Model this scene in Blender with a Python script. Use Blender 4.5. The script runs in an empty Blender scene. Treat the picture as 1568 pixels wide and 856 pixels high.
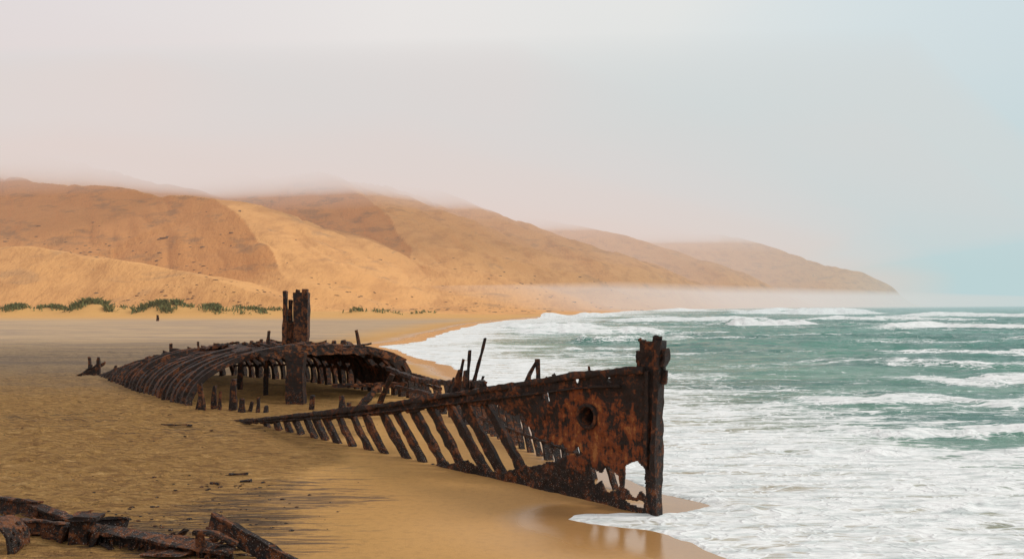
import bpy, bmesh, math, random
import numpy as np
from mathutils import Vector
random.seed(7)
rng=np.random.default_rng(7)
scene=bpy.context.scene
scene.view_settings.view_transform='Standard'
scene.view_settings.look='None'
scene.view_settings.exposure=0

# ------------------------------------------------------------ camera
cam=bpy.data.cameras.new("camera"); camo=bpy.data.objects.new("camera",cam)
scene.collection.objects.link(camo); scene.camera=camo
camo.location=(0,0,5); camo.rotation_euler=(math.radians(90),0,0)
cam.sensor_width=36; cam.lens=31.18; cam.shift_y=0.0236
cam.clip_start=0.2; cam.clip_end=20000

# ------------------------------------------------------------ helpers
def h2(xi,yi,seed):
    h=(xi*374761393+yi*668265263+seed*974711)&0xffffffff
    h=((h^(h>>13))*1274126177)&0xffffffff
    return ((h^(h>>16))&0xffff)/65535.0
def vn(x,y,seed=0):
    x=np.asarray(x,dtype=float); y=np.asarray(y,dtype=float)
    xi=np.floor(x).astype(np.int64); yi=np.floor(y).astype(np.int64)
    fx=x-xi; fy=y-yi
    fx=fx*fx*fx*(fx*(fx*6-15)+10); fy=fy*fy*fy*(fy*(fy*6-15)+10)
    a=h2(xi,yi,seed);b=h2(xi+1,yi,seed);c=h2(xi,yi+1,seed);d=h2(xi+1,yi+1,seed)
    return (a*(1-fx)+b*fx)*(1-fy)+(c*(1-fx)+d*fx)*fy
def fbm(x,y,seed=0,o=4):
    s=0;a=.5;t=0
    for i in range(o):
        s=s+a*vn(x,y,seed+i*17); t+=a; a*=.5
        x,y=(x*1.6-y*1.2)+3.1,(x*1.2+y*1.6)-1.7
    return s/t
def ss(a,b,x):
    t=np.clip((x-a)/(b-a),0,1); return t*t*(3-2*t)
def poly_dist(px,py,pts,closed=False):
    best=np.full(px.shape,1e18); 
    n=len(pts)
    rngi=range(n if closed else n-1)
    info=np.zeros(px.shape); side=np.zeros(px.shape)
    for i in rngi:
        ax,ay=pts[i][:2]; bx,by=pts[(i+1)%n][:2]
        dx,dy=bx-ax,by-ay
        t=np.clip(((px-ax)*dx+(py-ay)*dy)/(dx*dx+dy*dy),0,1)
        qx=px-(ax+t*dx); qy=py-(ay+t*dy); d=qx*qx+qy*qy
        m=d<best
        best=np.where(m,d,best); info=np.where(m,i+t,info)
        side=np.where(m,(dx*qy-dy*qx)/math.hypot(dx,dy),side)
    return np.sqrt(best),info,side
def inside(px,py,pts):
    r=np.zeros(px.shape,bool); n=len(pts)
    for i in range(n):
        ax,ay=pts[i][:2]; bx,by=pts[(i+1)%n][:2]
        if ay==by: continue
        c=((ay>py)!=(by>py))&(px<(bx-ax)*(py-ay)/(by-ay)+ax)
        r^=c
    return r
def sdf(px,py,pts):
    d,_,_=poly_dist(px,py,pts,True)
    return np.where(inside(px,py,pts),-d,d)

def mesh_np(name,co,faces,mat,attrs=None,smooth=True,link=True):
    me=bpy.data.meshes.new(name)
    me.vertices.add(len(co)); me.vertices.foreach_set("co",co.astype(np.float32).ravel())
    nf=len(faces); k=faces.shape[1]
    me.loops.add(nf*k); me.loops.foreach_set("vertex_index",faces.astype(np.int32).ravel())
    me.polygons.add(nf)
    me.polygons.foreach_set("loop_start",np.arange(0,nf*k,k,dtype=np.int32))
    me.polygons.foreach_set("loop_total",np.full(nf,k,dtype=np.int32))
    me.polygons.foreach_set("use_smooth",np.full(nf,smooth))
    me.update(calc_edges=True)
    if attrs:
        for an,av in attrs.items():
            a=me.attributes.new(an,'FLOAT','POINT'); a.data.foreach_set("value",av.astype(np.float32).ravel())
    if mat: me.materials.append(mat)
    ob=bpy.data.objects.new(name,me); scene.collection.objects.link(ob)
    return ob
def grid_faces(nr,nc):
    i=np.arange(nr-1)[:,None]*nc+np.arange(nc-1)[None,:]
    i=i.ravel()
    return np.stack([i,i+1,i+nc+1,i+nc],1)
def compact(co,faces,attrs):
    used=np.unique(faces); mp=np.full(len(co),-1); mp[used]=np.arange(len(used))
    return co[used],mp[faces],{k:v[used] for k,v in attrs.items()}

class NT:
    def __init__(s,name,world=False):
        if world:
            s.m=world
        else:
            s.m=bpy.data.materials.new(name)
        s.m.use_nodes=True; s.t=s.m.node_tree; s.t.nodes.clear()
    def n(s,ty,_props=None,**ins):
        nd=s.t.nodes.new(ty)
        if _props:
            for k,v in _props.items(): setattr(nd,k,v)
        for k,v in ins.items():
            key=int(k[1:]) if k[0]=='i' and k[1:].isdigit() else k.replace('_',' ')
            s.set(nd.inputs[key],v)
        return nd
    def set(s,inp,v):
        if isinstance(v,bpy.types.NodeSocket): s.t.links.new(v,inp)
        elif isinstance(v,bpy.types.Node): s.t.links.new(v.outputs[0],inp)
        else:
            if isinstance(v,(tuple,list)) and len(v)==3 and inp.type=='RGBA': v=(*v,1)
            inp.default_value=v
    def math(s,op,a,b=0.0,c=None,clamp=False):
        nd=s.t.nodes.new('ShaderNodeMath'); nd.operation=op; nd.use_clamp=clamp
        s.set(nd.inputs[0],a); s.set(nd.inputs[1],b)
        if c is not None: s.set(nd.inputs[2],c)
        return nd.outputs[0]
    def mix(s,f,a,b,mode='MIX'):
        nd=s.t.nodes.new('ShaderNodeMix'); nd.data_type='RGBA'; nd.blend_type=mode
        s.set(nd.inputs[0],f); s.set(nd.inputs[6],a); s.set(nd.inputs[7],b)
        return nd.outputs[2]
    def mr(s,v,a,b,c=0.0,d=1.0,smooth=True):
        nd=s.t.nodes.new('ShaderNodeMapRange'); nd.interpolation_type='SMOOTHSTEP' if smooth else 'LINEAR'
        s.set(nd.inputs[0],v); s.set(nd.inputs[1],a); s.set(nd.inputs[2],b); s.set(nd.inputs[3],c); s.set(nd.inputs[4],d)
        return nd.outputs[0]
    def attr(s,name):
        nd=s.t.nodes.new('ShaderNodeAttribute'); nd.attribute_name=name; return nd.outputs['Fac']
    def noise(s,vec,scale,detail=4,rough=.55,dist=0):
        nd=s.n('ShaderNodeTexNoise',None,Vector=vec,Scale=scale,Detail=detail,Roughness=rough,Distortion=dist)
        return nd.outputs[0]
    def mapping(s,vec,scale=(1,1,1),rot=(0,0,0)):
        return s.n('ShaderNodeMapping',None,Vector=vec,Scale=scale,Rotation=rot).outputs[0]

# ------------------------------------------------------------ world (fogged sky)
w=bpy.data.worlds.new("World"); scene.world=w
N=NT("w",w)
SUN=Vector((0.78,0.02,0.62)).normalized()
el=math.asin(SUN.z); az=math.atan2(SUN.x,SUN.y)
sky=N.n('ShaderNodeTexSky',{'sky_type':'NISHITA','sun_disc':False,'sun_elevation':el,'sun_rotation':az,'dust_density':4.0})
tc=N.n('ShaderNodeTexCoord').outputs['Generated']
sep=N.n('ShaderNodeSeparateXYZ',None,Vector=tc)
nz=N.noise(N.mapping(tc,(1,1,3)),2.2,3,.5)
xx=N.math('ADD',sep.outputs[0],N.math('MULTIPLY',N.math('SUBTRACT',nz,.5),.22))
zz=N.math('ADD',sep.outputs[2],N.math('MULTIPLY',N.math('SUBTRACT',nz,.5),.06))
def ramp(stops,fac):
    nd=N.n('ShaderNodeValToRGB',None,Fac=fac); e=nd.color_ramp.elements
    while len(e)>1: e.remove(e[0])
    e[0].position=stops[0][0]; e[0].color=(*stops[0][1],1)
    for p,c in stops[1:]:
        q=e.new(p); q.color=(*c,1)
    return nd.outputs[0]
def S(r,g,b):
    return tuple(((c/255+.055)/1.055)**2.4 if c>10 else c/3294 for c in (r,g,b))
fx=N.mr(xx,-.55,.55,0,1,False)
low=ramp([(0,S(228,213,209)),(.45,S(225,216,213)),(.68,S(220,217,216)),(.85,S(208,218,220)),(1,S(200,217,221))],fx)
high=ramp([(0,S(227,221,222)),(.4,S(235,232,230)),(.65,S(231,232,230)),(.85,S(215,226,229)),(1,S(207,222,228))],fx)
hz=ramp([(0,S(221,204,196)),(.5,S(220,209,204)),(.7,S(208,214,212)),(.9,S(188,212,214)),(1,S(183,209,213))],fx)
c1=N.mix(N.mr(zz,.0,.09),hz,low); c2=N.mix(N.mr(zz,.10,.34),c1,high)
fog=N.n('ShaderNodeBackground',None,Color=c2,Strength=1.0)
skb=N.n('ShaderNodeBackground',None,Color=sky.outputs[0],Strength=.1)
mx=N.n('ShaderNodeMixShader',None,i0=.03,i1=fog.outputs[0],i2=skb.outputs[0])
N.n('ShaderNodeOutputWorld',None,Surface=mx.outputs[0])

sl=bpy.data.lights.new("sun","SUN"); sl.energy=1.7; sl.angle=math.radians(20); sl.color=(1,.93,.84)
so=bpy.data.objects.new("sun",sl); scene.collection.objects.link(so)
so.rotation_euler=SUN.to_track_quat('Z','Y').to_euler(); so.location=(60,10,80)

# ------------------------------------------------------------ shoreline & terrain
SHORE=[(12,-200),(8,-20),(5.6,8),(4.7,15),(4.25,17.4),(3.8,18.6),(3.0,19.6),(1.9,20.2),(1.35,20.6),(1.5,21.0),(2.6,21.1),(3.6,21.1),(4.5,21.4),(5.25,21.9),
(4.7,22.6),(3.95,23.3),(3.3,25.5),(2.2,30),(1.0,37),(-.13,43.8),(-2.5,57),(-4.95,71.5),(-9,85),(-14.5,104),(-15,112),(-12,130),(-12,150),(-11,180),(-9,215),(3,283),(36,424),
(80,600),(150,800),(330,1150),(560,1400),(760,1590),(745,1750),(500,2300),(0,3600),(-200,9000)]
SEAPOLY=SHORE+[(12000,9000),(12000,-200)]
def shore_sd(x,y):
    wob=(fbm(x*.35,y*.35,5,3)-.5)*.9*ss(14,44,np.hypot(x,y))+(fbm(x*1.3,y*1.3,9,2)-.5)*.22
    wob=wob+(fbm(x*.06,y*.06,7,2)-.5)*5*ss(60,110,y)
    d,_,_=poly_dist(x,y,SHORE)
    return np.where(inside(x,y,SEAPOLY),d,-d)+wob
R_A=[(-480,640,50),(-413,600,48),(-323,560,45),(-258,520,39),(-189,480,27),(-147,440,18),(-104,405,9)]
R_B=[(-688,950,147),(-491,850,131),(-385,800,116),(-299,760,103),(-229,700,91),(-200,655,75),(-180,620,58),(-155,565,40),(-139,520,22)]
R_C=[(-814,1250,203),(-537,1150,185),(-361,1080,162),(-216,1000,155),(-152,920,117),(-115,850,90),(-84,770,61),(-80,715,42)]
R_D=[(-251,1200,172),(-105,1145,155),(-35,1080,120),(34,996,86),(78,913,56),(108,830,27)]
R_E=[(-38,1520,168),(70,1440,140),(166,1360,112),(250,1280,75),(297,1200,40)]
R_F=[(153,1794,158),(279,1755,148),(438,1716,139),(514,1677,109),(580,1654,83),(647,1638,67),(700,1622,41),(735,1607,16)]
R_G=[(-1400,960,260),(-800,940,208),(-540,930,176),(-440,940,155),(-360,960,136)]
RID=[(R_A,2.0,4.2,1.1),(R_B,1.9,4.2,1.05),(R_C,1.8,4.6,1.0),(R_D,2.9,4.2,1.3),(R_E,2.9,4.2,1.3),(R_F,2.6,4.0,1.3),(R_G,2.2,4,1.2)]
HUM=[(-191,341,3.2,8),(-178,345,2.8,7),(-160,338,4.6,9),(-149,344,2.2,6),(-135,340,3.8,8),(-127,344,2.4,6),(-115,340,3.2,8),(-106,345,2.0,6),(-99,340,2.2,7),(-90,344,1.8,6),(-61,350,1.6,6),(-52,356,1.2,6),(-36,365,1.2,7)]
def terrain(x,y,sd):
    inl=np.maximum(-sd,0)
    z=.10*(1-np.exp(-inl/9))
    near=ss(5,16,inl)*(1-ss(150,300,y))
    tr=ss(-3,-8,x+0.15*y-5)*(1-ss(70,140,y))
    z=z+near*((fbm(x*.22,y*.22,21,3)-.5)*.22+((fbm(x*1.5,y*2.6,23,4)-.5)*.24+(fbm(x*4,y*5,25,2)-.5)*.09)*tr)
    z=z+.12*np.exp(-((x+13.3)**2+(y-40)**2)/14.)
    z=np.where(sd>0,np.maximum(-.045*sd,-2.5),z)
    far=y>250
    if far.any():
        X=x[far];Y=y[far]
        wx=(fbm(X*.006,Y*.006,31,3)-.5)*46; wy=(fbm(X*.006+9,Y*.006,33,3)-.5)*46
        hs=[]
        for pts,wf,wb,pw in RID:
            d,info,side=poly_dist(X+wx*.5,Y+wy*.5,pts)
            zc=np.interp(info,np.arange(len(pts)),[p[2] for p in pts])
            tf=np.clip(1-d/(wf*zc),0,1)**pw
            q=np.clip(d/(wb*zc),0,1); tb=(1-q)**1.5*(1+1.1*q)
            sn=.5+.5*np.clip(side/np.maximum(d,1e-3),-1,1)
            hs.append(zc*(tf*(1-sn)+tb*sn))
        k=1.5; hs=np.array(hs); m=hs.max(0)
        h=m+k*np.log(np.exp((hs-m)/k).sum(0))-k*math.log(len(RID))
        h=np.maximum(h,0)
        h+= (fbm(X*.010,Y*.010,41,3)-.5)*9*ss(2,30,h)+(fbm(X*.05,Y*.03,47,2)-.5)*1.0*ss(2,20,h)
        gl=fbm(X*.024+Y*.012,Y*.005-X*.002,49,3); h+=-(1-np.abs(2*gl-1))**4*4.5*ss(8,40,h)
        h*=ss(0,70,-sd[far])
        for hx,hy,hh,hw in HUM:
            h+=hh*np.exp(-(((X-hx)/hw)**2+((Y-hy)/(hw*.8))**2))
        h+= ss(300,380,Y)*ss(30,90,-sd[far])*(fbm(X*.05,Y*.05,51,3))*2.0
        z[far]+=h
    return z
def th(x,y):
    x=np.array([x],float);y=np.array([y],float)
    return float(terrain(x,y,shore_sd(x,y))[0])

def sand_mat(name,dune=False):
    N=NT(name)
    geo=N.n('ShaderNodeNewGeometry').outputs['Position']
    if dune:
        base=N.mix(N.noise(N.mapping(geo,(.008,.016,.03)),1.0,3,.55),(.68,.325,.108),(.76,.40,.15))
        streak=N.noise(N.mapping(geo,(.06,.010,.10),(0,0,.5)),1.0,5,.6)
        base=N.mix(N.mr(streak,.44,.66,0,.6),base,(.50,.23,.082))
        n3=N.noise(N.mapping(geo,(.02,.02,.08)),1.0,5,.65,1.0)
        base=N.mix(N.mr(n3,.54,.70,0,.5),base,(.34,.20,.11))
        slip_shade=N.attr('slip_shade'); base=N.mix(N.math('MULTIPLY',slip_shade,.75),base,(.53,.215,.064))  # shade on the slip faces painted in as a darker orange
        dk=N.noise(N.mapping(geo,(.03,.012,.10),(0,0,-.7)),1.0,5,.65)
        base=N.mix(N.math('MULTIPLY',N.mr(dk,.50,.66),N.math('MULTIPLY',slip_shade,.6)),base,(.23,.13,.07))
        rip=N.noise(N.mapping(geo,(.35,.08,.3),(0,0,.5)),1.0,4,.6)
        bump=N.n('ShaderNodeBump',None,Strength=.7,Distance=2.6,Height=rip)
        b=N.n('ShaderNodeBsdfPrincipled',None,Base_Color=base,Roughness=.95,Normal=bump.outputs[0])
        b.inputs['Specular IOR Level'].default_value=.1
    else:
        wet=N.attr('wet'); dark=N.attr('dark'); grey=N.attr('grey'); tramp=N.attr('tramp')
        n1=N.noise(N.mapping(geo,(.12,.3,1)),1.0,4,.6)
        n2=N.noise(geo,5.0,4,.7); n3=N.noise(geo,45.0,3,.7)
        r1=N.noise(N.mapping(geo,(1.5,4.6,1),(0,0,.12)),1.0,5,.70,.9)
        base=N.mix(n1,(.73,.415,.15),(.64,.34,.11))
        base=N.mix(N.mr(n2,.42,.72,0,.4),base,(.45,.25,.095))
        base=N.mix(N.mr(n3,.5,.8,0,.45),base,(.36,.20,.085))
        base=N.mix(N.math('MULTIPLY',tramp,N.mr(r1,.48,.62,0,.85)),base,(.36,.19,.078))  # shadow texture of the trampled relief painted in as darker sand
        base=N.mix(N.math('MULTIPLY',tramp,N.mr(r1,.32,.47,.75,0)),base,(.90,.56,.235))  # paler tone painted opposite it to strengthen that shadow contrast
        base=N.mix(grey,base,(.52,.385,.26))
        gst=N.noise(N.mapping(geo,(.03,.25,1)),1.0,5,.65)
        base=N.mix(N.math('MULTIPLY',grey,N.mr(gst,.42,.62)),base,(.36,.265,.20))
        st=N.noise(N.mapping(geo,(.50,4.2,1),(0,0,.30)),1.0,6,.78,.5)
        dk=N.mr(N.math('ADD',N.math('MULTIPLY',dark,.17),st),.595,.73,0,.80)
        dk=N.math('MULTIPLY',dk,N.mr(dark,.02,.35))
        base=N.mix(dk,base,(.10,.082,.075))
        spk=N.mr(N.noise(N.mapping(geo,(6,12,6)),1.0,3,.6),.60,.67)
        lowf=N.noise(N.mapping(geo,(.35,.8,1)),1.0,3,.6)
        base=N.mix(N.math('MULTIPLY',N.math('MULTIPLY',spk,N.mr(lowf,.42,.6)),N.math('MULTIPLY',tramp,.85)),base,(.10,.065,.04))
        base=N.mix(N.math('MULTIPLY',wet,.72),base,(.32,.165,.068))
        rough=N.mr(wet,.3,1.0,.9,.08)
        spec=N.mr(wet,.2,.9,.1,.75)
        hgt=N.math('ADD',N.math('MULTIPLY',n3,.25),N.math('MULTIPLY',n2,N.math('ADD',N.math('MULTIPLY',tramp,1.8),.25)))
        hgt=N.math('ADD',hgt,N.math('MULTIPLY',r1,N.math('MULTIPLY',tramp,4.2)))
        bump=N.n('ShaderNodeBump',None,Strength=N.mr(wet,0,.8,1.0,.03),Distance=.24,Height=hgt)
        b=N.n('ShaderNodeBsdfPrincipled',None,Base_Color=base,Roughness=rough,Normal=bump.outputs[0])
        N.set(b.inputs['Specular IOR Level'],spec)
    N.n('ShaderNodeOutputMaterial',None,Surface=b.outputs[0])
    return N.m
ang=np.radians(np.concatenate([np.linspace(-85,-34,50)[:-1],np.linspace(-34,34,760),np.linspace(34,85,50)[1:]]))
def polar(r0,r1,nr,angs):
    r=np.geomspace(r0,r1,nr); R,A=np.meshgrid(r,angs,indexing='ij')
    return (R*np.sin(A)).ravel(),(R*np.cos(A)).ravel(),nr,len(angs)
# beach
x,y,nr,nc=polar(4,400,620,ang)
sd=shore_sd(x,y); z=terrain(x,y,sd)
inl=-sd
wetw=3.0+2.2*(fbm(x*.25,y*.25,61,3)-.5)+ss(40,120,y)*7
wet=1-ss(.1,1,inl/wetw)
wet=np.maximum(wet,.45*(1-ss(2,8,inl+2*(fbm(x*.3,y*.3,63,3)-.5))))
pool=np.exp(-(((x-2.0)/2.0)**2+((y-18.8)/1.9)**2)); wet=np.clip(wet+pool*.75*(1-wet),0,1)
wet=np.where(sd>0,.9,wet)
def G(cx,cy,sx,sy): return np.exp(-((x-cx)/sx)**2-((y-cy)/sy)**2)
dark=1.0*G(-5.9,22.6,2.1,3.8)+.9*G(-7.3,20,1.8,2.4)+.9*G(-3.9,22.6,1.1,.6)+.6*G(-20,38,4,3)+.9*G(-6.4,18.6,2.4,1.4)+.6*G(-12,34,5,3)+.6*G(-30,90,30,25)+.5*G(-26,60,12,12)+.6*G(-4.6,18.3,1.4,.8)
grey=ss(42,75,y)*(1-ss(230,330,y))*.8*ss(4,20,inl)
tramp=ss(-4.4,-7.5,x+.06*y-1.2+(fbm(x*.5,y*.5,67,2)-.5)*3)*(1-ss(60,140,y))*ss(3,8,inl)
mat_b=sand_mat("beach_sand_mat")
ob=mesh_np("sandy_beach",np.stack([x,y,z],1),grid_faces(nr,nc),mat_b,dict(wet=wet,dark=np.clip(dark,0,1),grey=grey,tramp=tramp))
# dunes
x,y,nr,nc=polar(399,3600,430,np.radians(np.concatenate([np.linspace(-75,-33,80)[:-1],np.linspace(-33,30,760),np.linspace(30,60,40)[1:]])))
sd=shore_sd(x,y); z=terrain(x,y,sd)
slip_shade=np.zeros(x.shape)  # mask for the shade painted on the slip sides of the ridges
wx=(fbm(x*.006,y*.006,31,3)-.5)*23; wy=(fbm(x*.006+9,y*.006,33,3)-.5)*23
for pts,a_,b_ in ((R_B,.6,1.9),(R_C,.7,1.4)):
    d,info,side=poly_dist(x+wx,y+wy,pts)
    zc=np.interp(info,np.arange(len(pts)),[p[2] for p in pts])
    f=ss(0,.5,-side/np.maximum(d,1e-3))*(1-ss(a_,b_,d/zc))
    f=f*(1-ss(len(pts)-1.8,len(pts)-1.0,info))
    slip_shade=np.maximum(slip_shade,f)
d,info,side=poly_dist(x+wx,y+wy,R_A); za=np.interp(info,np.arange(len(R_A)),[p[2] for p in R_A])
slip_shade*=ss(0,.6,np.where(side>0,d/za,0)-.5)
ob=mesh_np("sand_dunes",np.stack([x,y,z],1),grid_faces(nr,nc),sand_mat("dune_sand_mat",True),dict(slip_shade=np.clip(slip_shade,0,1)))

# ------------------------------------------------------------ sea
ca=np.radians(np.concatenate([np.linspace(-12,32,950),np.linspace(32,80,160)[1:]]))
x,y,nr,nc=polar(9,9000,900,ca)
sd=shore_sd(x,y)
amp=ss(2,50,sd)
wxp=(fbm(x*.03,y*.03,71,3)-.5)*14
def rid(u,v,s): 
    n=vn(u,v,s); return 1-np.abs(2*n-1)
z=amp*(.65*(rid(x*.022,(y+wxp)*.085+x*.01,73)-.5)+.60*(fbm(x*.10,(y+wxp)*.28,75,3)-.5)+.42*(fbm(x*.45,y*.9,77,3)-.5)*(1-ss(150,500,y)))
z+=.05*ss(.3,4,sd)*(fbm(x*.8,y*1.6,79,3)-.45)
z+=.16*ss(3,14,sd)*(rid(x*.05,(y+wxp*.5)*.22,74)-.3)*(1-ss(60,90,y))
z+=-.06+.09*ss(-.18,.06,sd)
zone=1-ss(3,23,sd+(fbm(x*.10,y*.22,81,4)-.5)*24)
foam=.30+.68*zone
foam=foam*(1-ss(16,38,sd))+.18*ss(16,38,sd)
foam=np.maximum(foam,ss(95,160,y)*.86*(1-ss(12,55,sd+(fbm(x*.02,y*.07,83,4)-.5)*70)))
BR=[(60,200,176,-.02,2.3,3.4,9,2.6),(48,72,205,0,1.7,3.4,8,2.4),(96,185,420,-.05,2.6,7,16,2.0),(6,20,116,.10,.9,1.6,4,.9),(18,75,57,.05,.36,1.8,3,1.0),(-4,34,150,.0,.8,4.5,6,1.2),(-6,22,185,.05,.9,5,8,1.25),(20,75,235,.03,1.1,5,8,1.2),(0,50,330,.1,1.4,6,10,1.3),
(10,40,44,.10,.28,1.5,2.5,1.0),(30,90,88,.02,.5,2.2,5,.95),(9,33,34,.06,.22,.7,2,1.0),(6,28,28.5,.06,.18,.5,2,1.0),(20,160,260,.02,1.0,3,9,1.15),(8,22,24,.05,.12,.4,1.5,1.0),(22,60,69,-.04,.4,1.6,4,.9),(4,16,98,.04,.3,2,4,.8),(60,150,120,.02,.7,2.2,6,1.0),(3.5,16,21.5,.05,.1,.35,1.2,1.0),(60,260,560,.0,2.4,8,16,1.4),(120,330,330,.0,1.8,6,12,1.3)]
for x0,x1,yc,sl_,H,wf,wb,fa in BR:
    L=(x1-x0)
    e=ss(x0,x0+.25*L,x)*(1-ss(x1-.35*L,x1,x))*(.2+1.3*fbm(x*7/L+3,y*0+yc,91,3))
    yy=y-(yc+sl_*(x-x0)+(fbm(x*10/L,x*0+yc,93,4)-.5)*L*.16)
    pr=np.where(yy<0,np.exp(-(yy/wf)**2),np.exp(-(yy/wb)**2))
    z+=H*e*pr
    fr=np.where(yy<0,np.exp(-(yy/(wf*2.0))**2),np.exp(-(yy/(wf*.9))**2))
    foam=np.maximum(foam,fa*np.clip(e*1.6,0,1)*fr)
streak=fbm(x*.035,(y+wxp)*.16,95,4)
foam=np.maximum(foam,.60*ss(.54,.70,streak)*(1-ss(80,220,sd))*ss(6,12,sd))
foam=np.maximum(foam,1.15*(1-ss(.2,1.3,sd+(fbm(x*.6,y*.6,97,3)-.5)*1.2)))
F=grid_faces(nr,nc); keep=(sd[F].max(1)>-1.0)
co,F,at=compact(np.stack([x,y,z],1),F[keep],dict(foam=foam,sd=sd))
N=NT("sea_water_mat")
geo=N.n('ShaderNodeNewGeometry').outputs['Position']
fo=N.attr('foam'); sda=N.attr('sd')
wn=N.n('ShaderNodeTexNoise',None,Vector=N.mapping(geo,(.5,.9,1)),Scale=1.0,Detail=2)
warp=N.n('ShaderNodeVectorMath',{'operation':'MULTIPLY_ADD'},i0=wn.outputs[1],i1=(2.2,1.6,0),i2=geo).outputs[0]
v1=N.n('ShaderNodeTexVoronoi',{'feature':'DISTANCE_TO_EDGE'},Vector=N.mapping(warp,(.7,1.6,1)),Scale=1.0).outputs[0]
v2=N.n('ShaderNodeTexVoronoi',{'feature':'DISTANCE_TO_EDGE'},Vector=N.mapping(warp,(2.4,4.4,1)),Scale=1.0).outputs[0]
lace=N.math('ADD',N.mr(v1,0,.14,1,0),N.math('MULTIPLY',N.mr(v2,0,.20,1,0),.7))
fn=N.noise(N.mapping(geo,(.26,.95,1)),1.0,6,.66,.5)
fm=N.math('ADD',N.math('ADD',fo,N.math('MULTIPLY',lace,.28)),N.math('MULTIPLY',N.math('SUBTRACT',fn,.5),2.1))
mask=N.mr(fm,.66,1.06)
teal=N.mix(N.mr(sda,5,70),(.18,.33,.25),(.065,.245,.185))
teal=N.mix(N.mr(N.noise(N.mapping(geo,(.04,.15,1)),1.0,5,.6),.35,.65),teal,(.035,.15,.12))
teal=N.mix(N.mr(sda,2,14,.9,0),teal,(.46,.38,.25))
fcol=N.mix(N.mr(N.noise(N.mapping(geo,(.7,2.6,1)),1.0,5,.68),.33,.58),(.56,.60,.59),(.87,.87,.86))
b1=N.noise(N.mapping(geo,(1.2,2.6,1)),1.0,5,.65); b2=N.noise(N.mapping(geo,(.28,.7,1)),1.0,3,.6)
hh=N.math('ADD',N.math('MULTIPLY',b1,.35),b2)
bump=N.n('ShaderNodeBump',None,Strength=1.0,Distance=.9,Height=hh)
wb_=N.n('ShaderNodeBsdfPrincipled',None,Base_Color=teal,Roughness=.16,Normal=bump.outputs[0]); wb_.inputs['IOR'].default_value=1.33
wb_.inputs['Specular IOR Level'].default_value=.28
bump2=N.n('ShaderNodeBump',None,Strength=.6,Distance=.2,Height=fm)
fb=N.n('ShaderNodeBsdfPrincipled',None,Base_Color=fcol,Roughness=.8,Normal=bump2.outputs[0])
mxs=N.n('ShaderNodeMixShader',None,i0=mask,i1=wb_.outputs[0],i2=fb.outputs[0])
N.n('ShaderNodeOutputMaterial',None,Surface=mxs.outputs[0])
mesh_np("sea_water",co,F,N.m,at)

# ------------------------------------------------------------ fog volumes
def fog_prism(name,foot,z0,z1,col,sigma):
    N=NT(name+"_mat")
    a=N.n('ShaderNodeVolumeAbsorption',None,Color=(0,0,0),Density=sigma)
    e=N.n('ShaderNodeEmission',None,Color=col,Strength=sigma)  # emission stands in for daylight scattered inside the fog
    s=N.n('ShaderNodeAddShader',None,i0=a.outputs[0],i1=e.outputs[0])
    N.n('ShaderNodeOutputMaterial',None,Volume=s.outputs[0])
    bm=bmesh.new(); vs=[bm.verts.new((p[0],p[1],z0)) for p in foot]
    f=bm.faces.new(vs); r=bmesh.ops.extrude_face_region(bm,geom=[f])
    for v in r['geom']:
        if isinstance(v,bmesh.types.BMVert): v.co.z=z1
    bmesh.ops.recalc_face_normals(bm,faces=bm.faces)
    me=bpy.data.meshes.new(name); bm.to_mesh(me); bm.free(); me.materials.append(N.m)
    ob=bpy.data.objects.new(name,me); scene.collection.objects.link(ob); return ob
fogroot=bpy.data.objects.new("coastal_fog",None); scene.collection.objects.link(fogroot)
def land(off,y0=640,yl=None):
    yl=yl or y0
    return [(-4500,yl+180),(-1500,yl+120),(-650,.5*(yl+y0)+30),(-200+off,y0),(500+off,1600),(1000+off,5200),(-4500,5200)]
parts=[]
parts.append(fog_prism("fog_layer_thin",land(120,560,700),100,119,S(226,208,201),1/600))
for i,(o,c) in enumerate(((-120,S(226,208,202)),(120,S(225,212,208)),(460,S(216,214,213)))):
    parts.append(fog_prism("fog_layer_mid",land(o,640,760),119.3+i*.1,141+i*5,c,1/240))
for i,(o,c) in enumerate(((-100,S(227,213,209)),(200,S(223,214,212)),(520,S(212,216,216)))):
    parts.append(fog_prism("fog_layer_thick",land(o,720,800),139+i*6,212+i*9,c,1/125))
parts.append(fog_prism("land_haze",[(-4500,200),(-20,200),(1600,3150),(1600,6000),(-4500,6000)],-3,99.7,S(231,203,186),1/3800))
parts.append(fog_prism("distant_haze",[(-4500,900),(100,900),(1400,2800),(1400,6000),(-4500,6000)],-3,99,S(227,206,196),1/1300))
parts.append(fog_prism("sea_haze",[(-10,202),(6000,202),(6000,6000),(1630,6000),(1630,3150)],-3,86,S(188,211,213),1/1300))
parts.append(fog_prism("surf_mist",[(-60,640),(60,500),(1100,1750),(1100,2400),(-500,2400)],-3,18,S(228,214,205),1/330))
for p in parts: p.parent=fogroot

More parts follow.
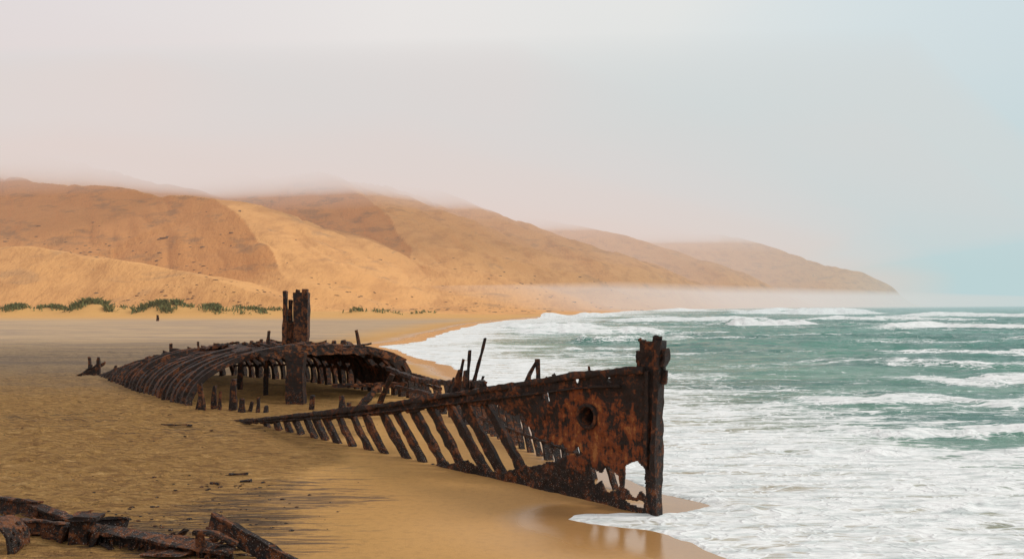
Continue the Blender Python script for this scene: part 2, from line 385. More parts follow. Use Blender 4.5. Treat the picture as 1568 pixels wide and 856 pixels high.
# ------------------------------------------------------------ rust
def rust_mat(name,orange=0.0,fresh=0.0):
    N=NT(name)
    geo=N.n('ShaderNodeNewGeometry').outputs['Position']
    n1=N.noise(geo,1.3,5,.68,.4); n2=N.noise(geo,6,6,.72); n3=N.noise(geo,34,3,.75)
    base=N.mix(N.mr(n2,.35,.7),(.013,.009,.008),(.050,.023,.015))
    base=N.mix(N.mr(N.math('ADD',n1,N.math('MULTIPLY',N.math('SUBTRACT',n2,.5),1.1)),.50-fresh,.66-fresh,0,.85),base,(.18,.055,.019))
    base=N.mix(N.mr(N.math('ADD',N.math('MULTIPLY',n2,.7),N.math('MULTIPLY',n1,.4)),.60-fresh,.70-fresh,0,.6),base,(.33,.12,.04))
    if orange:
        sp=N.n('ShaderNodeSeparateXYZ',None,Vector=geo)
        # the orange bloom sits on the sheltered upper bow plating
        dx=N.math('SUBTRACT',sp.outputs[0],2.0); dz=N.math('SUBTRACT',sp.outputs[2],1.75)
        rr=N.math('ADD',N.math('MULTIPLY',N.math('MULTIPLY',dx,dx),.36),N.math('MULTIPLY',N.math('MULTIPLY',dz,dz),.7))
        area=N.mr(rr,.1,1.5,1,0)
        m=N.math('ADD',N.math('MULTIPLY',area,.30),N.math('ADD',N.math('MULTIPLY',n1,.7),N.math('MULTIPLY',n2,.7)))
        drip=N.noise(N.mapping(geo,(5,5,1.1)),1.0,5,.65)
        m=N.math('ADD',m,N.math('MULTIPLY',N.math('SUBTRACT',drip,.5),.9))
        base=N.mix(N.mr(m,.88,1.02,0,.9),base,(.29,.072,.018))
        base=N.mix(N.mr(m,1.05,1.17,0,.9),base,(.50,.20,.06))
    base=N.mix(N.mr(n3,.5,.75,0,.3),base,(.12,.075,.052))
    sp=N.n('ShaderNodeSeparateXYZ',None,Vector=geo)
    vo=N.n('ShaderNodeTexVoronoi',None,Vector=geo,Scale=20.0).outputs[0]
    barn=N.math('MULTIPLY',N.mr(vo,.18,.28,1,0),N.math('MULTIPLY',N.mr(sp.outputs[2],.15,1.2,1,0),N.mr(n2,.38,.52)))
    base=N.mix(N.math('MULTIPLY',barn,.8),base,(.46,.42,.37))
    hh=N.math('ADD',N.math('ADD',N.math('MULTIPLY',n2,1.0),N.math('MULTIPLY',n3,.4)),N.math('MULTIPLY',barn,.4))
    bump=N.n('ShaderNodeBump',None,Strength=1.0,Distance=.13,Height=hh)
    b=N.n('ShaderNodeBsdfPrincipled',None,Base_Color=base,Roughness=N.mr(n2,.3,.7,.5,.95),Normal=bump.outputs[0])
    b.inputs['Specular IOR Level'].default_value=.4
    N.n('ShaderNodeOutputMaterial',None,Surface=b.outputs[0])
    return N.m
rust=rust_mat("rusted_iron"); rusto=rust_mat("rusted_bow_plate",1.0); rustf=rust_mat("rusted_scrap",0,.05)

def beam(bm,pts,w,h,side=(0,0,1),jit=.02,step=.22,taper=1.0,var=.12):
    pts=[Vector(p) for p in pts]
    out=[pts[0]]
    for a,b in zip(pts,pts[1:]):
        n=max(1,int((b-a).length/step))
        for i in range(1,n+1): out.append(a.lerp(b,i/n))
    side=Vector(side); rings=[]
    n=len(out)
    kw=1.0; kh=1.0
    for i,p in enumerate(out):
        t=(out[min(i+1,n-1)]-out[max(i-1,0)]).normalized()
        u=side-t*side.dot(t)
        if u.length<1e-3: u=Vector((1,0,0))-t*t.x
        u.normalize(); v=t.cross(u)
        k=1+(taper-1)*i/max(1,n-1)
        kw=min(1.22,max(.72,kw+random.uniform(-1,1)*var)); kh=min(1.22,max(.72,kh+random.uniform(-1,1)*var))
        if random.random()<.05 and var>.05: kw=.68
        ring=[]
        for a,b in ((-.5,-.5),(-.1,-.5),(.5,-.5),(.5,.5),(.05,.5),(-.5,.5)):
            q=p+u*(a*w*k*kw)+v*(b*h*k*kh)+Vector((random.uniform(-jit,jit),random.uniform(-jit,jit),random.uniform(-jit,jit)))
            ring.append(bm.verts.new(q))
        rings.append(ring)
    for r0,r1 in zip(rings,rings[1:]):
        for j in range(6): bm.faces.new((r0[j],r0[(j+1)%6],r1[(j+1)%6],r1[j]))
    for r,fl in ((rings[0],1),(rings[-1],0)):
        c=bm.verts.new(sum((v.co for v in r),Vector())/6+Vector((random.uniform(-jit,jit),)*3)*1.5)
        for j in range(6):
            a,b=r[j],r[(j+1)%6]
            bm.faces.new((b,a,c) if fl else (a,b,c))
def ibeam(bm,a,b,w=.26,h=.30,tilt=0.0,t=.045,jit=.022):
    """corroded rolled I-section girder"""
    a=Vector(a);b=Vector(b); d=(b-a).normalized()
    sd_=d.cross(Vector((0,0,1))).normalized(); up=sd_.cross(d)
    sd_,up=sd_*math.cos(tilt)+up*math.sin(tilt),up*math.cos(tilt)-sd_*math.sin(tilt)
    beam(bm,[a+up*h/2,b+up*h/2],w,t,side=sd_,jit=jit,step=.2,var=.10)
    beam(bm,[a-up*h/2,b-up*h/2],w,t,side=sd_,jit=jit,step=.2,var=.10)
    beam(bm,[a,b],t,h-t,side=sd_,jit=jit*.5,step=.3,var=.0)
def finish(bm,name,mat,parent,smooth=False):
    bmesh.ops.recalc_face_normals(bm,faces=bm.faces)
    me=bpy.data.meshes.new(name); bm.to_mesh(me); bm.free(); me.materials.append(mat)
    for p in me.polygons: p.use_smooth=smooth
    ob=bpy.data.objects.new(name,me); scene.collection.objects.link(ob); ob.parent=parent; return ob
ship=bpy.data.objects.new("shipwreck",None); scene.collection.objects.link(ship)

# near (port) side: s = metres aft of the stem, z = height
DS=Vector((-.68,.73,0)).normalized()
NO=Vector((-.73,-.68,0)).normalized()   # outward
BOW=Vector((3.4,20.9,0))
sf=math.hypot(.68,.73)
railS=[0,2.2,4.6,7.4,10.7,14.7,18.1,22.6]; railZ=[3.45,3.2,2.78,2.30,1.73,1.10,.62,-.02]
def rz(s): return float(np.interp(s,railS,railZ))
def port(s,z,out=0.0):
    fl=.10*math.sin(min(max(s,0)/22.,1)*math.pi)*(z-1.0)
    return BOW+DS*(s*sf)+NO*(fl+out)+Vector((0,0,z))
cs=.03
sg=np.arange(-.3,22.5,cs); zg=np.arange(-.45,4.3,cs)
Sg,Zg=np.meshgrid(sg,zg,indexing='ij')
Sc=Sg+cs/2; Zc=Zg+cs/2
plate=[(-.02,3.42),(6.6,2.44),(5.6,2.22),(4.6,1.85),(3.85,1.42),(3.2,1.36),(2.63,1.20),(2.95,.98),(3.4,.84),(4.58,.52),(5.65,.17),(6.21,.12),(6.9,.40),(7.55,.26),(8.9,.02),(8.8,-.6),(-.02,-.6)]
head=[(.60,3.3),(.55,3.85),(.46,3.9),(.44,4.12),(.12,4.09),(.02,4.24),(-.14,4.24),(-.15,3.9),(-.24,3.78),(-.2,3.3)]
nzv=(fbm(Sc*5,Zc*5,101,4)-.5)*.20
D=sdf(Sc,Zc,plate)+nzv*.9
RZ=np.interp(Sc,railS,railZ)
strip=np.maximum(Zc-RZ,(RZ-(.34+.12*(fbm(Sc*2.2,Zc*0,103,3)-.5)*2)*np.clip(1.3-Sc/22,.35,1))-Zc)+nzv*.25
D=np.minimum(D,strip)
D=np.maximum(D,Zc-RZ)
D=np.minimum(D,sdf(Sc,Zc,head)+nzv*.6)
holes=[[(2.15,.95),(1.75,.78),(1.5,1.0),(1.15,.80),(1.1,.5),(1.5,.30),(1.75,.55),(1.98,.45)],[(1.0,1.05),(.6,1.25),(.34,1.1),(.30,.38),(.45,.52),(.6,.32),(.98,.55)],[(.95,.24),(.35,.32),(.3,.10),(.6,.12)],
[(2.75,1.18),(2.5,1.36),(2.32,1.18),(2.5,1.05)],[(3.35,1.2),(3.0,1.38),(2.95,1.1)],[(3.9,1.30),(3.6,1.5),(3.5,1.25)],[(4.9,1.9),(4.6,2.05),(4.45,1.82)]]
for hpoly in holes: D=np.maximum(D,-(sdf(Sc,Zc,hpoly)+nzv*.35))
for hs_,hz_,hr in ((3.57,2.58,.13),(3.46,2.46,.09),(2.5,3.05,.07),(1.4,3.12,.06),(3.1,3.0,.05),(2.11,2.16,.25)):
    D=np.maximum(D,hr-np.hypot(Sc-hs_,Zc-hz_)+(nzv*.25 if hr<.2 else 0))
ns,nz_=len(sg),len(zg)
idx=(np.arange(ns)[:,None]*nz_+np.arange(nz_)[None,:])
ok=D[:-1,:-1]<0
i0=idx[:-1,:-1][ok]; F=np.stack([i0,i0+nz_,i0+nz_+1,i0+1],1)
dent=(fbm(Sg*1.1,Zg*1.1,107,4)-.5)*.20+(fbm(Sg*6,Zg*6,109,3)-.5)*.07
jx=(h2((Sg*100).astype(np.int64),(Zg*100).astype(np.int64),3)-.5)*.02
jz=(h2((Sg*100).astype(np.int64),(Zg*100).astype(np.int64),4)-.5)*.02
fl=.10*np.sin(np.clip(Sg/22,0,1)*math.pi)*(Zg-1.0)+dent
co=np.stack([BOW.x+DS.x*(Sg+jx)*sf+NO.x*fl, BOW.y+DS.y*(Sg+jx)*sf+NO.y*fl, Zg+jz],-1).reshape(-1,3)
co,F,_=compact(co,F,{})
pl=mesh_np("port_bow_plating",co,F,rusto,smooth=True); pl.parent=ship
m=pl.modifiers.new("s",'SOLIDIFY'); m.thickness=.07; m.offset=0

bm=bmesh.new()
pts=[port(s,rz(s)+.02,.03) for s in np.arange(.3,22.6,.5)]
beam(bm,pts,.20,.17,side=(0,0,1),jit=.022,step=.15,taper=.7)
pts=[port(s,rz(s)-.30*max(.3,1.15-s/22),.07) for s in np.arange(1.0,21.5,.5)]
beam(bm,pts,.07,.12,side=(0,0,1),jit=.012,step=.15,taper=.6)
finish(bm,"port_rail",rust,ship,True)
bm=bmesh.new()
beam(bm,[port(0.0,-.5),port(.0,1.0),port(-.05,2.5),port(-.12,4.15)],.17,.30,side=DS,jit=.018,step=.16)
beam(bm,[port(.24,1.1,.02),port(.2,3.4,.02)],.10,.20,side=DS,jit=.015,step=.2)
beam(bm,[port(-.2,3.55),port(-.3,3.7),port(-.27,3.95)],.1,.2,side=DS,jit=.02,step=.1)
finish(bm,"stem_post",rust,ship)
bm=bmesh.new()
for i,sb in enumerate([4.33,5.3,6.2,7.2,8.2,9.15,10.2,11.3,12.3,13.2,14.1,15.0,15.9,16.8,17.6,18.4,19.2]):
    sb+=random.uniform(-.14,.14)
    lean=.80+random.uniform(-.05,.05)
    st=sb+.2
    for _ in range(4): zt=rz(st)-.08; st=sb+zt*lean
    sb0=sb-.35*lean
    wdt=(.30 if sb<13 else .25)*random.uniform(.85,1.2)
    p=[port(sb0,-.35,-.10),port(sb+(st-sb)*.5+random.uniform(-.06,.06),zt*.5,-.07),port(st,zt,-.08)]
    beam(bm,p,wdt,.12,side=DS,jit=.022,step=.18)
    p=[q-NO*.11+DS*.09 for q in p]
    beam(bm,p,.05,.22,side=DS,jit=.012,step=.2)
finish(bm,"port_ribs",rust,ship)
bm=bmesh.new()
ring=[]
c=(2.11,2.16)
K=28
for k in range(K):
    a=2*math.pi*k/K
    rr=[]
    for (ro,oo) in ((.0,-.5),(.20,-.5),(.23,-.25),(.24,.09),(.27,.12),(.33,.10),(.345,.02)):  # closed inner end added to keep the hole dark
        rj=ro*(1+.03*math.sin(3*a+1))
        rr.append(bm.verts.new(port(c[0]+rj*math.cos(a),c[1]+rj*math.sin(a),oo)))
    ring.append(rr)
for k in range(K):
    a,b=ring[k],ring[(k+1)%K]
    for j in range(6): bm.faces.new((a[j],b[j],b[j+1],a[j+1]))
bmesh.ops.remove_doubles(bm,verts=bm.verts,dist=.001)
finish(bm,"hawse_pipe",rust,ship,True)

SBP=[(3.4,20.9,3.42),(3.15,22.8,3.1),(2.3,25.2,2.75),(1.45,27.6,2.35),(.5,30,2.02),(-.7,33.2,1.72),(-2.0,37,1.5),(-3.8,41.8,1.42),(-5.65,46.8,1.4)]
SBd=np.concatenate([[0],np.cumsum([math.dist(SBP[i][:2],SBP[i+1][:2]) for i in range(len(SBP)-1)])])
def stb(d,z=None,inn=0.0):
    x_=np.interp(d,SBd,[p[0] for p in SBP]);y_=np.interp(d,SBd,[p[1] for p in SBP]);zr=np.interp(d,SBd,[p[2] for p in SBP])
    return Vector((x_-inn*.93,y_-inn*.36,zr if z is None else z))
bm=bmesh.new()
beam(bm,[stb(d) for d in np.arange(.2,26.5,.8)],.16,.16,jit=.02)
for d in np.arange(4.9,26,.72):
    zt=stb(d).z; lean=.75
    if random.random()<.15: zt*=.6
    a=stb(max(d-lean*zt*.9-.3,.15),-.3,.0); 
    b=stb(max(d-lean*zt*.4,.2),zt*.45,-.12)
    e=stb(d,zt,-.12)
    beam(bm,[a,b,e],.24,.13,side=(e-a).cross(Vector((1,.3,0))).cross(e-a),jit=.02,step=.2)
beam(bm,[stb(d,.55) for d in np.arange(4,16,.8)],.10,.12,jit=.015)
finish(bm,"starboard_ribs",rust,ship)
ds=np.arange(.1,5.0,.06); zs=np.arange(-.4,3.2,.06)
Dg,Zg2=np.meshgrid(ds,zs,indexing='ij')
P=np.array([[ (stb(float(d),float(z_)))[:] for z_ in zs] for d in ds])
RZs=np.interp(Dg,SBd,[p[2] for p in SBP])
lowb=np.interp(Dg,[0,1.5,2.6,3.4,4.4,5],[1.5,1.6,1.6,1.7,1.9,2.3])
okm=((Zg2<RZs)&(Zg2>lowb+(fbm(Dg*2,Zg2*2,111,3)-.5)*.5))
idx=np.arange(len(ds)*len(zs)).reshape(len(ds),len(zs)); i0=idx[:-1,:-1][okm[:-1,:-1]]
F=np.stack([i0,i0+len(zs),i0+len(zs)+1,i0+1],1)
co,F,_=compact(P.reshape(-1,3)+rng.uniform(-.015,.015,(P.shape[0]*P.shape[1],3)),F,{})
o=mesh_np("starboard_bow_plating",co,F,rust,smooth=False); o.parent=ship
m=o.modifiers.new("s",'SOLIDIFY'); m.thickness=.06

# ------------------------------------------------------------ aft section: arched frames + deck
NF=[(-15.2,41.7),(-18.5,46.5),(-21.9,51.2),(-24.9,55.6),(-28.0,60.2)]
FF=[(-5.35,46.8),(-9.2,51.8),(-13.4,56.3),(-18.4,60.2),(-25.2,63.0)]
HT=[2.74,2.62,2.30,1.65,.5]
tt=np.linspace(0,1,5)
def aft(t,a,lift=0.0):
    n=Vector((np.interp(t,tt,[p[0] for p in NF]),np.interp(t,tt,[p[1] for p in NF]),0))
    f=Vector((np.interp(t,tt,[p[0] for p in FF]),np.interp(t,tt,[p[1] for p in FF]),0))
    h=np.interp(t,tt,HT)
    th_=math.pi*a; c_,s_=math.cos(th_),math.sin(th_)
    if a<.5: ac=.5-.5*c_; zz_=h*s_**.92
    else: ac=.5-.5*math.copysign(abs(c_)**.55,c_); zz_=h*s_**.62*(1+.08*(a-.5))
    p=n.lerp(f,ac); p.z=zz_+lift
    return p
bm=bmesh.new()
nfr=25
for i in range(nfr):
    t=i/(nfr-1)*.99+random.uniform(-.010,.010); t=max(t,0)
    rr_=random.random()
    e=.5 if (rr_<.62 or i<2) else random.uniform(.16,.40)
    axis=(aft(min(t+.05,1),.2)-aft(max(t-.05,0),.2)).normalized()
    sg_=random.uniform(-.22,.08); tw=random.uniform(-.012,.012)
    pts=[aft(t,.0)-Vector((0,0,.3))]+[aft(min(1,max(0,t+tw*math.sin(a*3))),a,sg_*math.sin(a*math.pi)) for a in np.arange(.015,e,.03)]
    beam(bm,pts,(.32 if t<.6 else .26)*random.uniform(.75,1.15),.24,side=axis,jit=.028,step=.25)
finish(bm,"aft_port_frames",rust,ship)
bm=bmesh.new()
for i in range(30):
    t=i/29*.97
    axis=(aft(min(t+.05,1),.8)-aft(max(t-.05,0),.8)).normalized()
    pts=[aft(t,a) for a in np.arange(.5,.99,.03)]+[aft(t,1)-Vector((0,0,.3))]
    beam(bm,pts,.34,.30,side=axis,jit=.03,step=.22)
for a in (.62,.78,.90):
    beam(bm,[aft(t,a) for t in np.arange(0,.95,.05)],.15,.12,jit=.02)
finish(bm,"aft_starboard_frames",rust,ship)
ts=np.linspace(0,.93,190); As=np.linspace(.30,.985,160)
P=np.array([[aft(float(t),float(a),.13 if a<.8 else 0)[:] for a in As] for t in ts])
T2,A2=np.meshgrid(ts,As,indexing='ij')
ns_=fbm(T2*16,A2*14,121,4)
okm=(A2>.37+.16*(fbm(T2*14,A2*0,123,3)-.5)+.05*T2)&(ns_<.60)&(A2<.68+.12*(fbm(T2*10,A2*0,125,3)-.5))&(T2<.82+.14*(fbm(T2*0,A2*12,127,2)-.5))
okm|=(A2>.6)&(T2<.5)&(ns_<.64)&(T2>.02)&(A2<.99-.22*ss(.16,.46,T2))
idx=np.arange(len(ts)*len(As)).reshape(len(ts),len(As)); i0=idx[:-1,:-1][okm[:-1,:-1]]
F=np.stack([i0,i0+1,i0+len(As)+1,i0+len(As)],1)
P[:,:,2]+=(fbm(T2*20,A2*20,129,3)-.5)*.28
co,F,_=compact(P.reshape(-1,3)+rng.uniform(-.012,.012,(P.shape[0]*P.shape[1],3)),F,{})
o=mesh_np("aft_deck",co,F,rust,smooth=False); o.parent=ship
m=o.modifiers.new("s",'SOLIDIFY'); m.thickness=.09
bm=bmesh.new()
beam(bm,[aft(-.0,a)+Vector((0.25,-.35,-.12)) for a in np.arange(.36,.80,.04)],.42,.16,side=(0,0,1),jit=.05)
beam(bm,[aft(-.0,a)+Vector((0.1,-.15,.10)) for a in np.arange(.34,.56,.04)],.28,.5,side=(0,0,1),jit=.03)
for a in (.40,.5,.6):
    beam(bm,[aft(t,a,-.18) for t in np.arange(0,.85,.06)],.2,.24,jit=.02)
# torn strakes and scraps lying on the deck
for k in range(60):
    t=random.uniform(0,.86); a=random.uniform(.36,.68); p=aft(t,a,.16)
    ln=random.uniform(.3,1.6); an=random.uniform(0,6.28)
    q=p+Vector((math.cos(an)*ln,math.sin(an)*ln,random.uniform(-.02,.22)))
    beam(bm,[p,q],random.uniform(.06,.2),random.uniform(.08,.3),jit=.04,step=.25)
finish(bm,"deck_beams",rustf,ship)
bm=bmesh.new()
cx,cy=-10.55,43.4
beam(bm,[(cx,cy,-.3),(cx-.02,cy,.25)],.95,.8,side=(1,0,0),jit=.05,step=.2)
beam(bm,[(cx,cy,.1),(cx-.03,cy,1.2),(cx,cy,2.6)],.84,.6,side=(1,0,0),jit=.03,step=.3)
for (px,py,hh_) in ((-13.2,47.5,2.3),(-12,50,2.4),(-15.5,50.5,2.2)):
    beam(bm,[(px,py,-.2),(px+.05,py,hh_)],.22,.2,side=(1,0,0),jit=.03,step=.3)
finish(bm,"deck_pillars",rust,ship)
bm=bmesh.new()
mx_,my_=-11.3,46.6
zb=2.5
def mp(dx,z,dy=0): return (mx_+dx,my_+dy,z)
beam(bm,[mp(.24,zb),mp(.26,4.2),mp(.24,5.60)],.64,.5,side=(1,0,0),jit=.03,step=.38,var=.07)
beam(bm,[mp(.02,5.4),mp(.04,5.72)],.18,.3,side=(1,0,0),jit=.03,step=.15)
beam(bm,[mp(.40,5.4),mp(.42,5.76)],.29,.3,side=(1,0,0),jit=.03,step=.15)
beam(bm,[mp(.58,3.2),mp(.60,5.55)],.07,.6,side=(1,0,0),jit=.015,step=.3)
beam(bm,[mp(-.64,zb),mp(-.60,4.5),mp(-.62,5.66)],.24,.42,side=(1,0,0),jit=.028,step=.3,var=.07)
beam(bm,[mp(-.40,zb),mp(-.36,4.2),mp(-.34,5.18)],.26,.14,side=(1,0,0),jit=.03,step=.3,var=.07)
beam(bm,[mp(-.16,zb),mp(-.16,3.0),mp(-.16,4.1)],.22,.14,side=(1,0,0),jit=.03,step=.3,taper=.5)
for k in range(40):
    a=random.uniform(0,6.28); r=random.uniform(.25,1.35)
    hx=random.uniform(.15,.75)*(1.25-r*.62)
    b0=Vector(mp(r*math.cos(a),2.5,.6*r*math.sin(a)))
    beam(bm,[b0,b0+Vector((-.45*math.cos(a)*r,0,hx))],random.uniform(.12,.34),random.uniform(.12,.3),side=(1,.3,0),jit=.05,step=.2,taper=.5)
finish(bm,"mast_stump",rustf,ship)
bm=bmesh.new()
def stub(u_x,u_y,z0,z1,wd=.18,lx=0.0,ly=0.0,tp=.75):
    beam(bm,[(u_x,u_y,z0),(u_x+lx*.5,u_y+ly*.5,(z0+z1)/2),(u_x+lx,u_y+ly,z1)],wd,wd*.7,side=(1,0,0),jit=.03,step=.25,taper=tp)
stub(-29.2,61.5,-.2,1.30,.26,-.1); stub(-28.2,60.4,-.2,1.35,.30,.05); stub(-28.75,61,-.2,.6,.4)
stub(-27.0,60,-.2,.8,.2,.2); stub(-26.0,60,-.2,.9,.16,-.2); stub(-25.2,60.5,-.2,1.15,.18,-.3)
stub(-21.6,56.2,1.5,2.45,.22); stub(-23.2,58.0,.9,1.6,.16,-.15); stub(-22.6,58,.9,1.6,.16,.2)
stub(-13.2,48,2.5,3.5,.20,.03); stub(-13.8,48.5,2.5,3.05,.18,.1); stub(-8.4,49,2.5,3.55,.24,-.2)
stub(-19.4,55,2.1,2.65,.14,-.1); stub(-9.2,48.4,2.6,3.0,.3); stub(-9.8,48.8,2.6,2.95,.35)
for k in range(30):
    px=random.uniform(-30,-23.0); py=60+random.uniform(0,2)
    beam(bm,[(px,py,.0),(px+random.uniform(.6,2.0),py,random.uniform(.1,1.0))],.18,.14,jit=.04)
for u_,vt,vb,wd in ((-14.1,1.25,0,.30),(-13.75,1.45,0,.30),(-13.4,1.3,0,.34),(-13.05,1.1,0,.2),(-12.55,1.6,0,.36),(-12.0,.8,0,.34),(-11.75,.65,0,.3),(-11.3,.85,0,.26),(-11.0,.45,0,.3)):
    stub(u_,39.6+random.uniform(-.4,.4),-.3,vt,wd,random.uniform(-.2,.2),0,.55)
stub(-9.3,41.0,-.2,.75,.26,.1); stub(-7.75,40.6,-.2,.8,.34,-.05); stub(-7.4,40.2,-.2,.5,.3)
beam(bm,[(-7.0,39.2,.15),(-5.9,39.6,1.35)],.34,.12,side=(1,0,0),jit=.03)
beam(bm,[(-8.0,38.5,.05),(-5.4,38.2,.3)],.2,.15,jit=.03)
beam(bm,[(-6.4,42,.0),(-5.6,41.5,1.7)],.2,.15,side=(1,0,0),jit=.03)
beam(bm,[(-9.0,44.5,.9),(-5.2,44.0,1.0)],.2,.2,jit=.03)
finish(bm,"broken_stanchions",rustf,ship)
bm=bmesh.new()
beam(bm,[(-6.2,44.5,1.75),(-4.2,40,1.55),(-1.9,33.0,2.0),(-.9,27.6,2.5)],.22,.22,jit=.035)
beam(bm,[(-5.4,43,1.5),(-3.0,37,1.45)],.16,.16,jit=.03)
beam(bm,[(-5.8,44,.9),(-3.4,38,1.1)],.14,.16,jit=.03)
def st2(x0,y0,z0,x1,z1,wd,tp=.8): beam(bm,[(x0,y0,z0),((x0+x1)/2,y0,(z0+z1)/2),(x1,y0,z1)],wd,wd*.7,side=(1,0,0),jit=.02,step=.25,taper=tp)
st2(-1.35,29.5,2.1,-.88,3.85,.15); st2(-1.55,29.5,1.6,-1.40,3.45,.14); st2(-1.85,29.6,1.8,-1.62,3.15,.14)
st2(-2.1,29.6,1.5,-1.75,2.8,.16); st2(-1.5,29.3,1.6,-1.55,2.8,.2,.6); st2(-1.2,29.4,1.6,-.95,2.6,.12); st2(-2.4,30.5,1.3,-2.0,2.45,.13)
st2(.30,25.2,2.6,.72,3.42,.10,1); st2(.74,25.2,2.6,.72,3.42,.13,1); st2(.45,25.0,2.6,.5,3.0,.1); st2(.98,25,2.6,.98,2.95,.1)
st2(2.0,22.6,3.1,1.95,3.4,.08); st2(1.2,23.4,2.9,1.1,3.15,.1)
beam(bm,[(-2.6,30.2,1.7),(-.2,27.8,2.4)],.18,.14,jit=.03)
finish(bm,"midship_uprights",rust,ship)

# ------------------------------------------------------------ foreground wreckage (riveted girders and plate)
bm=bmesh.new()
ibeam(bm,(-13.8,21.9,.20),(-10.9,20.45,.26),.28,.32,.2)
ibeam(bm,(-11.3,20.7,.24),(-9.4,19.5,.08),.26,.30,-.3)
ibeam(bm,(-12.3,19.7,.16),(-8.7,18.35,.24),.32,.34,.15)
ibeam(bm,(-8.9,18.4,.24),(-5.4,17.15,.08),.30,.32,-.2)
ibeam(bm,(-10.7,19.5,.12),(-8.2,18.9,.30),.18,.24,.5)
beam(bm,[(-8.95,18.3,-.1),(-8.85,18.3,.30),(-8.80,18.25,.66)],.42,.34,side=(1,0,0),jit=.045,step=.2,taper=1.1,var=.10)
beam(bm,[(-9.1,18.2,.60),(-8.42,18.2,.64)],.08,.44,jit=.035,step=.2,var=.1)
beam(bm,[(-8.55,18.1,.1),(-8.35,18.1,.46)],.10,.34,side=(1,0,0),jit=.03,step=.2,var=.1)
beam(bm,[(-9.3,18.3,.1),(-9.2,18.3,.42)],.16,.3,side=(1,0,0),jit=.04,step=.15,var=.1,taper=.6)
beam(bm,[(-6.05,17.35,-.1),(-6.1,17.3,.54)],.14,.12,side=(1,0,0),jit=.02,step=.2,var=.08)
beam(bm,[(-6.2,17.3,.56),(-5.75,17.25,.52),(-5.35,17.25,.32)],.09,.12,jit=.016,step=.15,var=.08)
ibeam(bm,(-6.05,17.8,.66),(-4.1,16.8,-.02),.12,.30,.1)
beam(bm,[(-7.9,18.15,.34),(-6.3,17.65,.22)],.05,.30,jit=.025,step=.2,var=.1)
beam(bm,[(-7.2,17.5,.10),(-6.3,17.2,.16)],.04,.45,jit=.03,step=.2,var=.05)
for k in range(46):
    t_=random.random(); px=-12.2+6.6*t_; py=19.55-2.3*t_-.16
    mt=bmesh.ops.create_icosphere(bm,subdivisions=1,radius=.026)
    for v in mt['verts']: v.co+=Vector((px,py,.25-.14*t_+random.choice((-.08,.06))))
# flakes and broken scraps heaped along the girders
for k in range(46):
    t_=random.random(); px=-12.4+7.6*t_; py=19.7-2.5*t_+random.uniform(-.35,.6)
    an=random.uniform(-.6,.6); ln=random.uniform(.12,.55)
    beam(bm,[(px,py,random.uniform(.02,.2)),(px+ln*math.cos(an),py+ln*math.sin(an),random.uniform(.03,.34))],.035,random.uniform(.08,.26),side=(0,.3,1),jit=.025,step=.12)
finish(bm,"rusted_wreckage",rustf,None)
N2=14
bm=bmesh.new(); rows=[]
for i in range(N2):
    a=-.6+2.2*i/(N2-1); row=[]
    for j in range(12):
        x_=-10.35+.45*math.cos(a)+.03*random.random(); z_=.16+.5*math.sin(a)+.03*random.random(); y_=18.2-.75*j/11+.02*random.random()
        row.append(bm.verts.new((x_,y_,z_)))
    rows.append(row)
for i in range(N2-1):
    for j in range(11):
        if random.random()>.06: bm.faces.new((rows[i][j],rows[i+1][j],rows[i+1][j+1],rows[i][j+1]))
o=finish(bm,"curled_plate",rustf,bpy.data.objects["rusted_wreckage"])
m=o.modifiers.new("s",'SOLIDIFY'); m.thickness=.05

# ------------------------------------------------------------ small debris on the sand
bm=bmesh.new()
for k in range(300):
    c=random.choice([(-7.6,20.6,1.3,1.3),(-6.6,19.3,1.0,.8),(-7.8,24.0,.7,.4),(-13,34,4,3),(-6.5,22,1.5,2.5),(-22,40,5,4),(-9,24,3,3)])
    px=random.gauss(c[0],c[2]); py=random.gauss(c[1],c[3]); r=min(.05,abs(random.gauss(.0,.02))+.008)
    if px>-4: continue
    q=th(px,py)
    mt=bmesh.ops.create_icosphere(bm,subdivisions=1,radius=r)
    for v in mt['verts']:
        v.co=Vector((v.co.x*random.uniform(1,2.2)+px,v.co.y*random.uniform(.8,1.4)+py,v.co.z*.6+q+r*.2))
for (a,b,r) in (((-14.0,35.4),(-12.6,34.9),.05),((-8.1,25.4),(-7.6,25.5),.06),((-7.55,24.6),(-7.25,24.7),.06),((-8.3,24.4),(-8.0,24.2),.04)):
    beam(bm,[(a[0],a[1],th(*a)+.03),(b[0],b[1],th(*b)+.05)],r,r,jit=.02)
finish(bm,"beach_debris",rust,None)

# ------------------------------------------------------------ vegetation
N=NT("beach_grass_mat"); geo=N.n('ShaderNodeNewGeometry').outputs['Position']
c=N.mix(N.mr(N.noise(geo,.5,4,.7),.35,.65),(.075,.10,.026),(.20,.20,.065))
b=N.n('ShaderNodeBsdfPrincipled',None,Base_Color=c,Roughness=.85); N.n('ShaderNodeOutputMaterial',None,Surface=b.outputs[0]); grassm=N.m
bm=bmesh.new()
hx=[]
for hi,(gx,gy,gh,gw) in enumerate(HUM):
    dens=[460,330,1000,60,760,90,420,60,190,110,60,50,40][hi]
    subs=[(gx+random.gauss(0,gw*.5),gy+random.gauss(0,gw*.3),random.uniform(.5,1.9)) for _ in range(9)]
    for k in range(dens):
        s_=random.choice(subs)
        hx.append((random.gauss(s_[0],s_[2]),random.gauss(s_[1],s_[2]),random.uniform(.5,2.0)*(1.45 if gh>3.5 else .95)))
X=np.array([h[0] for h in hx]);Y=np.array([h[1] for h in hx]); Z=terrain(X,Y,shore_sd(X,Y))
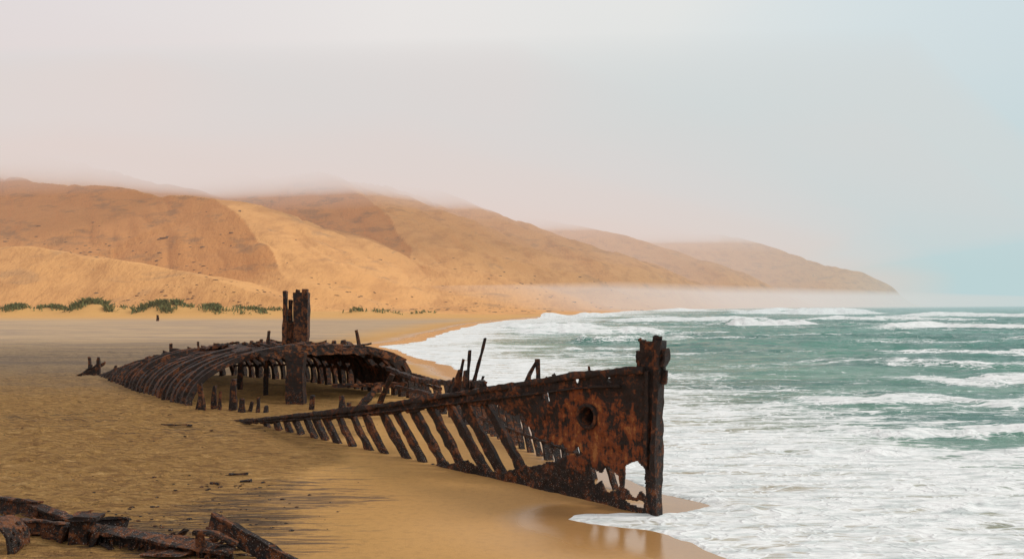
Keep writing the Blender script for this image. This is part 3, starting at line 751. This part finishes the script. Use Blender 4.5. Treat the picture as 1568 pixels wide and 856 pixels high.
for i,(px,py,sz) in enumerate(hx):
    a=random.uniform(0,6.28); wx_,wy_=math.cos(a)*.28,math.sin(a)*.28
    lx,ly=random.gauss(0,.5)*sz,random.gauss(0,.5)*sz
    z0=Z[i]-.1
    v=[bm.verts.new(q) for q in ((px-wx_,py-wy_,z0),(px+wx_,py+wy_,z0),(px+wx_*.7+lx*.5,py+wy_+ly*.5,z0+sz*.7),(px+lx,py+ly,z0+sz),(px-wx_*.7+lx*.5,py-wy_+ly*.5,z0+sz*.6))]
    bm.faces.new(v)
finish(bm,"dune_grass",grassm,None)
N=NT("scrub_mat"); b=N.n('ShaderNodeBsdfPrincipled',None,Base_Color=(.18,.10,.05),Roughness=.9); N.n('ShaderNodeOutputMaterial',None,Surface=b.outputs[0]); scm=N.m
bm=bmesh.new(); L=[]
for k in range(620):
    c=random.choice([(-330,640,70,25,1),(-270,610,35,18,1),(-390,660,40,25,1),(-180,430,22,14,.7),(-110,420,30,14,.6),(-60,500,30,25,.8),(40,700,60,40,.9),(-230,560,30,14,.8),(-20,560,40,30,.7)])
    px=random.gauss(c[0],c[2]);py=random.gauss(c[1],c[3]); L.append((px,py,random.uniform(.25,1.2)*c[4]))
L+=[(-255,650,2.2),(-253,652,1.6),(-257,649,1.5)]
X=np.array([h[0] for h in L]);Y=np.array([h[1] for h in L]); Z=terrain(X,Y,shore_sd(X,Y))
for i,(px,py,r) in enumerate(L):
    mt=bmesh.ops.create_icosphere(bm,subdivisions=1,radius=r)
    for v in mt['verts']:
        k=random.uniform(.5,1.4); v.co=Vector((v.co.x*1.8*k+px,v.co.y*k+py,v.co.z*.5*k+Z[i]))
finish(bm,"dune_scrub",scm,None)
bm=bmesh.new(); pz=th(-100.4,251)
beam(bm,[(-100.4,251,pz-.3),(-100.3,251,pz+1.7)],.4,.35,side=(1,0,0),jit=.05); beam(bm,[(-100.0,251,pz-.3),(-100.0,251,pz+1.1)],.3,.3,side=(1,0,0),jit=.05)
finish(bm,"weathered_post",rust,None)
